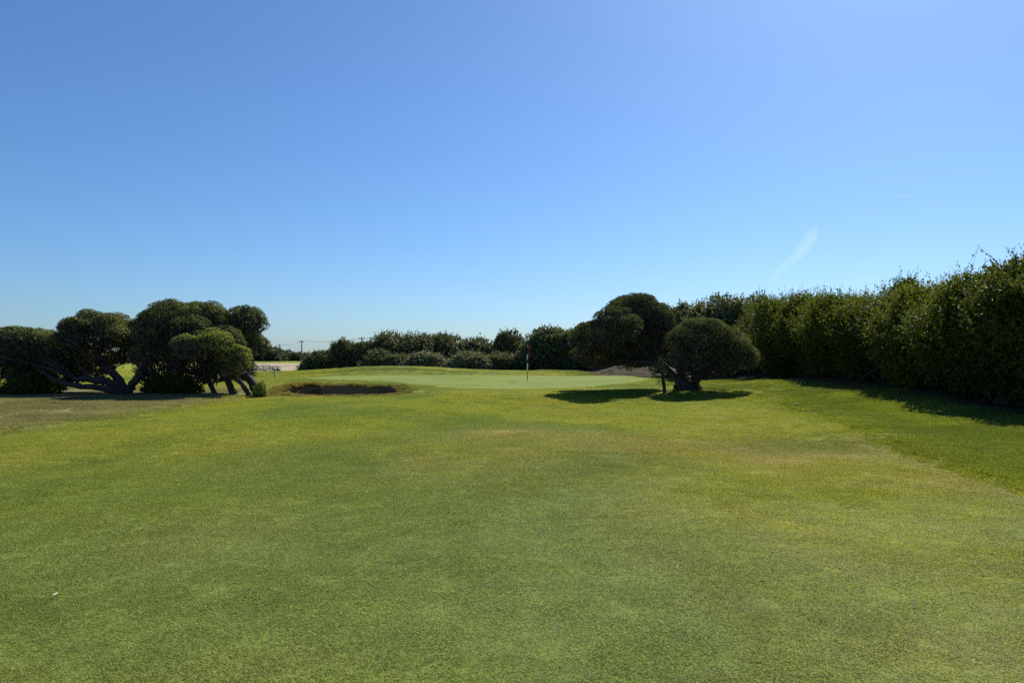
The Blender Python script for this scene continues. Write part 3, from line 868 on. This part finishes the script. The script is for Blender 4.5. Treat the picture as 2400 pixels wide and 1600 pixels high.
# right hedge: a row of tall leafy bushes running away on the right
HG = 'tall bushes of the dark hedge on the right'
hedge = [  # x, y, top z, half width, label
    (15.6, 17.9, 3.7, 1.9, 'hedge bush cut off by the right picture edge below the tall feathery one'),
    (14.9, 21.6, 3.85, 2.0, 'tallest hedge bush at the right picture edge with feathery top'),
    (15.5, 25.4, 3.85, 2.0, 'hedge bush with sunlit yellow green leaves hanging next to the tall edge bush'),
    (15.9, 29.4, 4.0, 2.0, 'hedge bush with stray twigs sticking up from its top'),
    (16.2, 33.6, 4.3, 2.1, 'hedge bush with bright sprays drooping halfway down its face'),
    (16.5, 38.0, 4.6, 2.2, 'even topped hedge bush behind the one with drooping sprays'),
    (16.5, 43.0, 5.1, 2.6, 'hedge bush at the far end with a flat sunlit top'),
]
for k, (hx, hy, ht, hw, lb) in enumerate(hedge):
    hx -= .35
    b = np.array([hx, hy, gz(hx, hy)])
    hgt = ht - b[2]
    el = [(b + [0, dy, hgt * (.58 + dz)], np.array([hw * dx, hw * 1.05, hgt * .42])) for dy, dz, dx in ((-1.5, .01, 1.0), (0, -.02, .9), (1.5, .0, 1.03))]
    r_ = np.random.default_rng(300 + k)
    for j in range(14):
        a_ = r_.uniform(0, 2 * np.pi); q = r_.uniform(.3, .9)
        rr = r_.uniform(.4, .95)
        zz = r_.uniform(.35, .88) * hgt if j < 9 else r_.uniform(.78, .90) * hgt
        el.append((b + [np.cos(a_) * hw * q, np.sin(a_) * hw * q * 1.5, zz], np.array([rr, rr, rr * .85])))
    for j in range(4):
        el.append((b + [r_.uniform(-.35, .6) * hw, (j - 1.5) * hw * .6, hgt * .24], np.array([hw * .62, hw * .5, hgt * .30])))
    if k == 1:
        el += [(b + [.3, -.3, 3.8], np.array([.5, .5, .55])), (b + [.1, -.2, 3.4], np.array([.9, .9, .8]))]
    if k == 3:
        el += [(b + [.1, .2, 3.6], np.array([.7, .7, .35])), (b + [.3, .1, 3.85], np.array([.35, .3, .3]))]
    shrub('hedge_bush', b, el, lb, HG, ('hedge', 'hedgedark', 'hedgeyellow', 'hedgedark', 'hedge', 'hedge', 'hedgedark')[k], shoots=3400 if hy < 32 else 2500, leaves=15, leaf=.110 if hy < 32 else .125, shoot=.78, up=.85, stems=22, seed=400 + k, top_shoots=120)

# dark big bushes closing the gap behind the right tree
def bush(name, px, top, base_py, d, hwpx, lb, mat, group, seed, n=7, shoots=900, leaf=.15, ry=None, bark='bark', top_shoots=35, shoot=.6, up=.6, stems=9):
    s = d / F
    b = on_ground(px, d)
    zt = at(px, top, d)[2]
    hgt = max(zt - b[2], .6)
    r = np.array([hwpx * s * 1.18, ry or max(1.3, min(hwpx * s, 2.6)), hgt * .52])
    c = b + [0, 0, hgt * .47]
    return shrub(name, b, clump(c, r, n, seed), lb, group, mat, shoots=int(shoots * 1.12), leaves=10, leaf=leaf * 1.38, shoot=shoot, up=up, stems=stems, seed=seed, bark=bark, top_shoots=top_shoots)

BG = 'bushes of the dark belt behind the green'
bush('scrub_bush', 1690, 672, 880, 49, 84, 'big dark bush between the domed tree and the far hedge end', 'back', BG, 501, 9, 1900, .14)
bush('scrub_bush', 1605, 694, 880, 53, 66, 'dark bush showing just above the right crown of the domed tree', 'back', BG, 502, 8, 1300, .15)
bush('scrub_bush', 1780, 672, 885, 50, 66, 'dark bush closing the gap at the far hedge end', 'back', BG, 503, 8, 1300, .15)
bush('scrub_bush', 1545, 780, 880, 60, 55, 'dark bush hidden mostly behind the domed tree trunk', 'back', BG, 504, 6, 900, .16)
bush('scrub_bush', 1455, 768, 876, 66, 62, 'dark bush behind the left crown of the domed tree', 'back', BG, 505, 6, 900, .16)
row = [  # px, top, base, d, half width px, n, shoots, mat, label
    (752, 818, 868, 76, 36, 5, 500, 'back', 'low dark bush at the left end of the belt'),
    (806, 787, 868, 77, 33, 6, 700, 'back', 'tall narrow dark bush near the left end of the belt'),
    (850, 795, 868, 77, 30, 6, 700, 'back', 'rounded dark bush beside the tall narrow one'),
    (912, 768, 866, 78, 54, 8, 1100, 'back', 'high rounded green bush above the left end of the mound'),
    (975, 771, 866, 79, 56, 7, 900, 'back', 'dark topped bush behind the silvery bushes'),
    (1045, 774, 866, 80, 58, 7, 900, 'back', 'flat topped dark bush above the mound crest'),
    (1118, 784, 868, 80, 58, 7, 900, 'back', 'lower green bush in the dip of the belt'),
    (1195, 764, 872, 76, 40, 7, 900, 'back', 'upright bush just left of the flag'),
    (1285, 755, 875, 71, 62, 9, 1300, 'back', 'large dark bush right behind the flag'),
    (1365, 758, 876, 70, 60, 8, 1100, 'back', 'broad dark bush between the flag and the domed tree'),
    (1000, 824, 866, 72, 46, 7, 900, 'silver', 'silvery leaved low bush on the mound crest'),
    (930, 830, 864, 73, 34, 5, 550, 'back', 'small grey green bush left of the silvery low bush'),
    (1100, 822, 868, 70, 46, 7, 1000, 'silver', 'round grey green bush on the right slope of the mound'),
    (1175, 822, 872, 71, 36, 6, 700, 'back', 'loose pale leaved bush at the foot of the upright bush'),
    (885, 815, 866, 74, 30, 5, 550, 'back', 'low bush at the foot of the high rounded green bush'),
]
for k, (px, tp, bp_, d, hw, n_, sh, mt, lb) in enumerate(row):
    bush('scrub_bush', px, tp, bp_, d, hw, lb, mt, BG, 600 + k, n_, sh, .17 if mt == 'back' else .20, bark='palebark' if k in (1, 2, 7) else 'bark')
FG = 'distant bushes beyond the sandy bank'
fars = [(560, 806, 150, 50, 'distant bush half hidden behind the leaning tree'), (622, 812, 140, 34, 'distant bush above the heap of stones'),
        (672, 824, 150, 30, 'distant low bush below the utility poles'), (712, 828, 160, 28, 'distant low bush beside the belt of dark bushes'),
        (500, 812, 160, 60, 'distant bush seen behind the low bright crown'), (745, 830, 175, 30, 'distant bush peeping past the belt end'),
        (300, 835, 120, 70, 'distant bush seen through the fork of the wide tree'), (390, 822, 140, 60, 'distant bush behind the wide tree crown'),
        (180, 830, 130, 70, 'distant bush behind the left tree limbs'), (10, 786, 90, 36, 'small dark treetop past the left crown edge'), (80, 830, 120, 70, 'distant bush behind the leftmost crown')]
for k, (px, tp, d, hw, lb) in enumerate(fars):
    bush('distant_bush', px, tp, 850, d, hw, lb, 'blue', FG, 700 + k, 6, 230, .42, bark='palebark', top_shoots=14, shoot=.9, ry=3.0, stems=5)

# low dark shrubs under the left trees and a small lit one by the leaning trunk
UG = 'low shrubs under the left trees'
bush('low_shrub', 80, 872, 930, DL - .2, 48, 'low dark shrub under the leftmost crown', 'hedgedark', UG, 801, 5, 420, .08, ry=.9, shoot=.35)
bush('low_shrub', 400, 876, 925, DL + .6, 52, 'low dark shrub right of the forked trunk', 'hedgedark', UG, 802, 6, 560, .08, ry=1.0, shoot=.35)
bush('low_shrub', 612, 893, 908, DL - .1, 10, 'tiny sunlit shrub at the foot of the leaning trunk', 'tealit', UG, 803, 4, 160, .06, ry=.3, shoot=.22)

# ------------------------------------------------------------------ flagstick on the green
fb = on_ground(1236, 43.6)
fl = thing('flagstick', fb, 'golf flagstick with limp red flag and black and white bands', 'flagstick')
def rod(name, z0, z1, r, mat):
    mb = MB(); mb.tube([(0, 0, z0), (0, 0, (z0 + z1) / 2), (0, 0, z1)], r, 10)
    return mb.build(name, M[mat], fl)
rod('pole', -.05, 2.16, .020, 'black')
for z0, z1, mt in ((1.30, 1.56, 'white'), (1.04, 1.30, 'black'), (.56, 1.04, 'white')):
    o = rod('band', z0 + .002, z1 - .002, .027, mt)
    o['label'] = mt + ' band'
mb = MB()
nu, nv = 9, 12
VV = []
for j in range(nv):
    t = j / (nv - 1)
    for i in range(nu):
        s = i / (nu - 1)
        wdt = .22 * (1 - .45 * t)
        VV.append((.02 + s * wdt * (.75 + .25 * math.sin(t * 3)), .035 * math.sin(s * 9 + t * 3), 2.12 - t * (.30 + .26 * s) - .14 * s))
fc = []
for j in range(nv - 1):
    for i in range(nu - 1):
        a_ = j * nu + i
        fc.append((a_, a_ + 1, a_ + nu + 1, a_ + nu))
mb.add(VV, fc)
f_ = mb.build('flag', M['red'], fl)
so = f_.modifiers.new('cloth', 'SOLIDIFY'); so.thickness = .004
mb = MB(); mb.tube([(0, 0, .004), (0, 0, .010)], .054, 16)
mb.build('cup', M['white'], fl)

# ------------------------------------------------------------------ marker posts
def marker(px, d, h, w_, mat, lb):
    b = on_ground(px, d)
    r = thing('marker_post', b, lb, 'post')
    mb = MB(); mb.box((0, 0, h / 2 - .05), (w_, w_, h + .1)); mb.build('post', M[mat], r, False)
    mb = MB(); mb.box((0, 0, h + .013), (w_ + .02, w_ + .02, .024)); mb.build('cap', M[mat], r, False)
marker(645, 55, .52, .10, 'timber', 'short pale timber post standing left of the green')
marker(810, 66, .42, .09, 'darktimber', 'short dark post on the grass behind the bunker')

# ------------------------------------------------------------------ stones on the sandy bank
ico = []
def stone(c, r, seed):
    r_ = np.random.default_rng(seed)
    u = fib(14)
    return np.asarray(c) + u * r * r_.uniform(.75, 1.2, (14, 1)) * [1.2, .9, .65]
import bmesh
bm = bmesh.new()
for k in range(170):
    px = rng.uniform(575, 655); d = rng.uniform(80.5, 88)
    p = on_ground(px, d)
    s = rng.uniform(.10, .30)
    vs_ = [bm.verts.new(tuple(v)) for v in stone(p + [0, 0, s * .3], s, 1000 + k)]
    bmesh.ops.convex_hull(bm, input=vs_)
me = bpy.data.meshes.new('rubble'); bm.to_mesh(me); bm.free(); me.materials.append(M['stone'])
ro = bpy.data.objects.new('rubble', me); col.objects.link(ro)
tag(ro, 'heap of pale broken stones at the edge of the sandy bank', None, None, 'stuff')

# ------------------------------------------------------------------ utility poles and wire
PG = 'utility poles on the skyline'
tips = []
for px, d, top, lb in ((848, 181, 789, 'utility pole with only its tip above the belt of bushes'),
                       (707, 220, 797, 'utility pole standing clear on the skyline'),
                       (655, 280, 806, 'smaller farther utility pole left of the clear one')):
    b = on_ground(px, d); zt = at(px, top, d)[2] - b[2]
    r = thing('utility_pole', b, lb, 'pole', PG)
    mb = MB(); mb.tube([(0, 0, -.5), (0, 0, zt / 2), (0, 0, zt)], [.20, .17, .14], 8); mb.build('pole', M['polewood'], r)
    mb = MB(); mb.box((0, -.2, zt - .55), (1.5, .12, .14)); mb.build('crossarm', M['polewood'], r, False)
    for s in (-.65, .65):
        mb = MB(); mb.tube([(s, -.2, zt - .47), (s, -.2, zt - .22)], .06, 8); mb.build('insulator', M['wire'], r)
    tips.append(b + [0, -.2, zt - .2])
tips.append(tips[-1] + (tips[-1] - tips[-2]) * 1.1)
tips.insert(0, tips[0] + (tips[0] - tips[1]) * .9)
mb = MB()
for a_, b_ in zip(tips[:-1], tips[1:]):
    mb.tube(bez(a_, b_, np.array([0, 0, -1.3]), 12), .035, 4, False)
tag(mb.build('power_line', M['wire'], None), 'thin sagging wire strung between the distant utility poles', 'wire')

# ------------------------------------------------------------------ small things on the fairway
def scrap(name, px, py, L, W, mat, lb, cat, rz):
    x, y = P0(px, py); b = np.array([x, y, gz(x, y) + .024])
    n_ = 7; VV = []
    for i in range(n_):
        t = i / (n_ - 1); wv = W * math.sin(math.pi * (t * .94 + .03)) / 2
        zc = .35 * L * (t - .5) ** 2
        VV += [(L * (t - .5), -wv, zc + wv * .4), (L * (t - .5), 0, zc), (L * (t - .5), wv, zc + wv * .4)]
    fc = []
    for i in range(n_ - 1):
        for j in range(2):
            a_ = i * 3 + j; fc.append((a_, a_ + 3, a_ + 4, a_ + 1))
    mb = MB(); mb.add(VV, fc); o = mb.build(name, M[mat], None)
    o.location = tuple(b); o.rotation_euler = (rng.uniform(-.3, .3), -.3, rz)
    so = o.modifiers.new('thickness', 'SOLIDIFY'); so.thickness = .002
    tag(o, lb, cat)
scrap('petal', 136, 1395, .034, .016, 'petal', 'single small white petal lying on the near fairway', 'petal', .7)
scrap('fallen_leaf', 2135, 1420, .035, .022, 'brownleaf', 'small dark dead leaf on the near yellow green turf', 'leaf', .2)
scrap('fallen_leaf', 1400, 1073, .07, .05, 'brownleaf', 'dark dead leaf on the dry patch of the middle fairway', 'leaf', 1.2)

# ------------------------------------------------------------------ thin clouds
def cloud_mat(name, dens):
    m, nt, out = newmat(name)
    v = nt.nodes.new('ShaderNodeVolumePrincipled')
    v.inputs['Color'].default_value = (1, 1, 1, 1); v.inputs['Density'].default_value = dens
    v.inputs['Anisotropy'].default_value = 0.25
    nt.links.new(v.outputs[0], out.inputs['Volume'])
    return m
def wisp(name, pix, D, rads, dens, lb):
    pts = smooth_path([at(px, py, D) for px, py in pix], 6)
    rr = np.interp(np.linspace(0, 1, len(pts)), np.linspace(0, 1, len(rads)), rads) * D / F
    mb = MB(); mb.tube(pts, rr, 14)
    tag(mb.build(name, cloud_mat(name, dens), None), lb, 'cloud')
wisp('wisp_cloud', [(1800, 672), (1815, 648), (1840, 622), (1870, 598), (1890, 572), (1905, 548), (1912, 525)], 7000.0, [3, 7, 10, 13, 16, 15, 4], .0008, 'faint curved white wisp of cloud above the right hedge')
wisp('vapour_trail', [(2082, 460), (2115, 459), (2150, 458)], 8000.0, [.5, 1.4, 1.5], .005, 'short thin horizontal vapour trail high on the right')
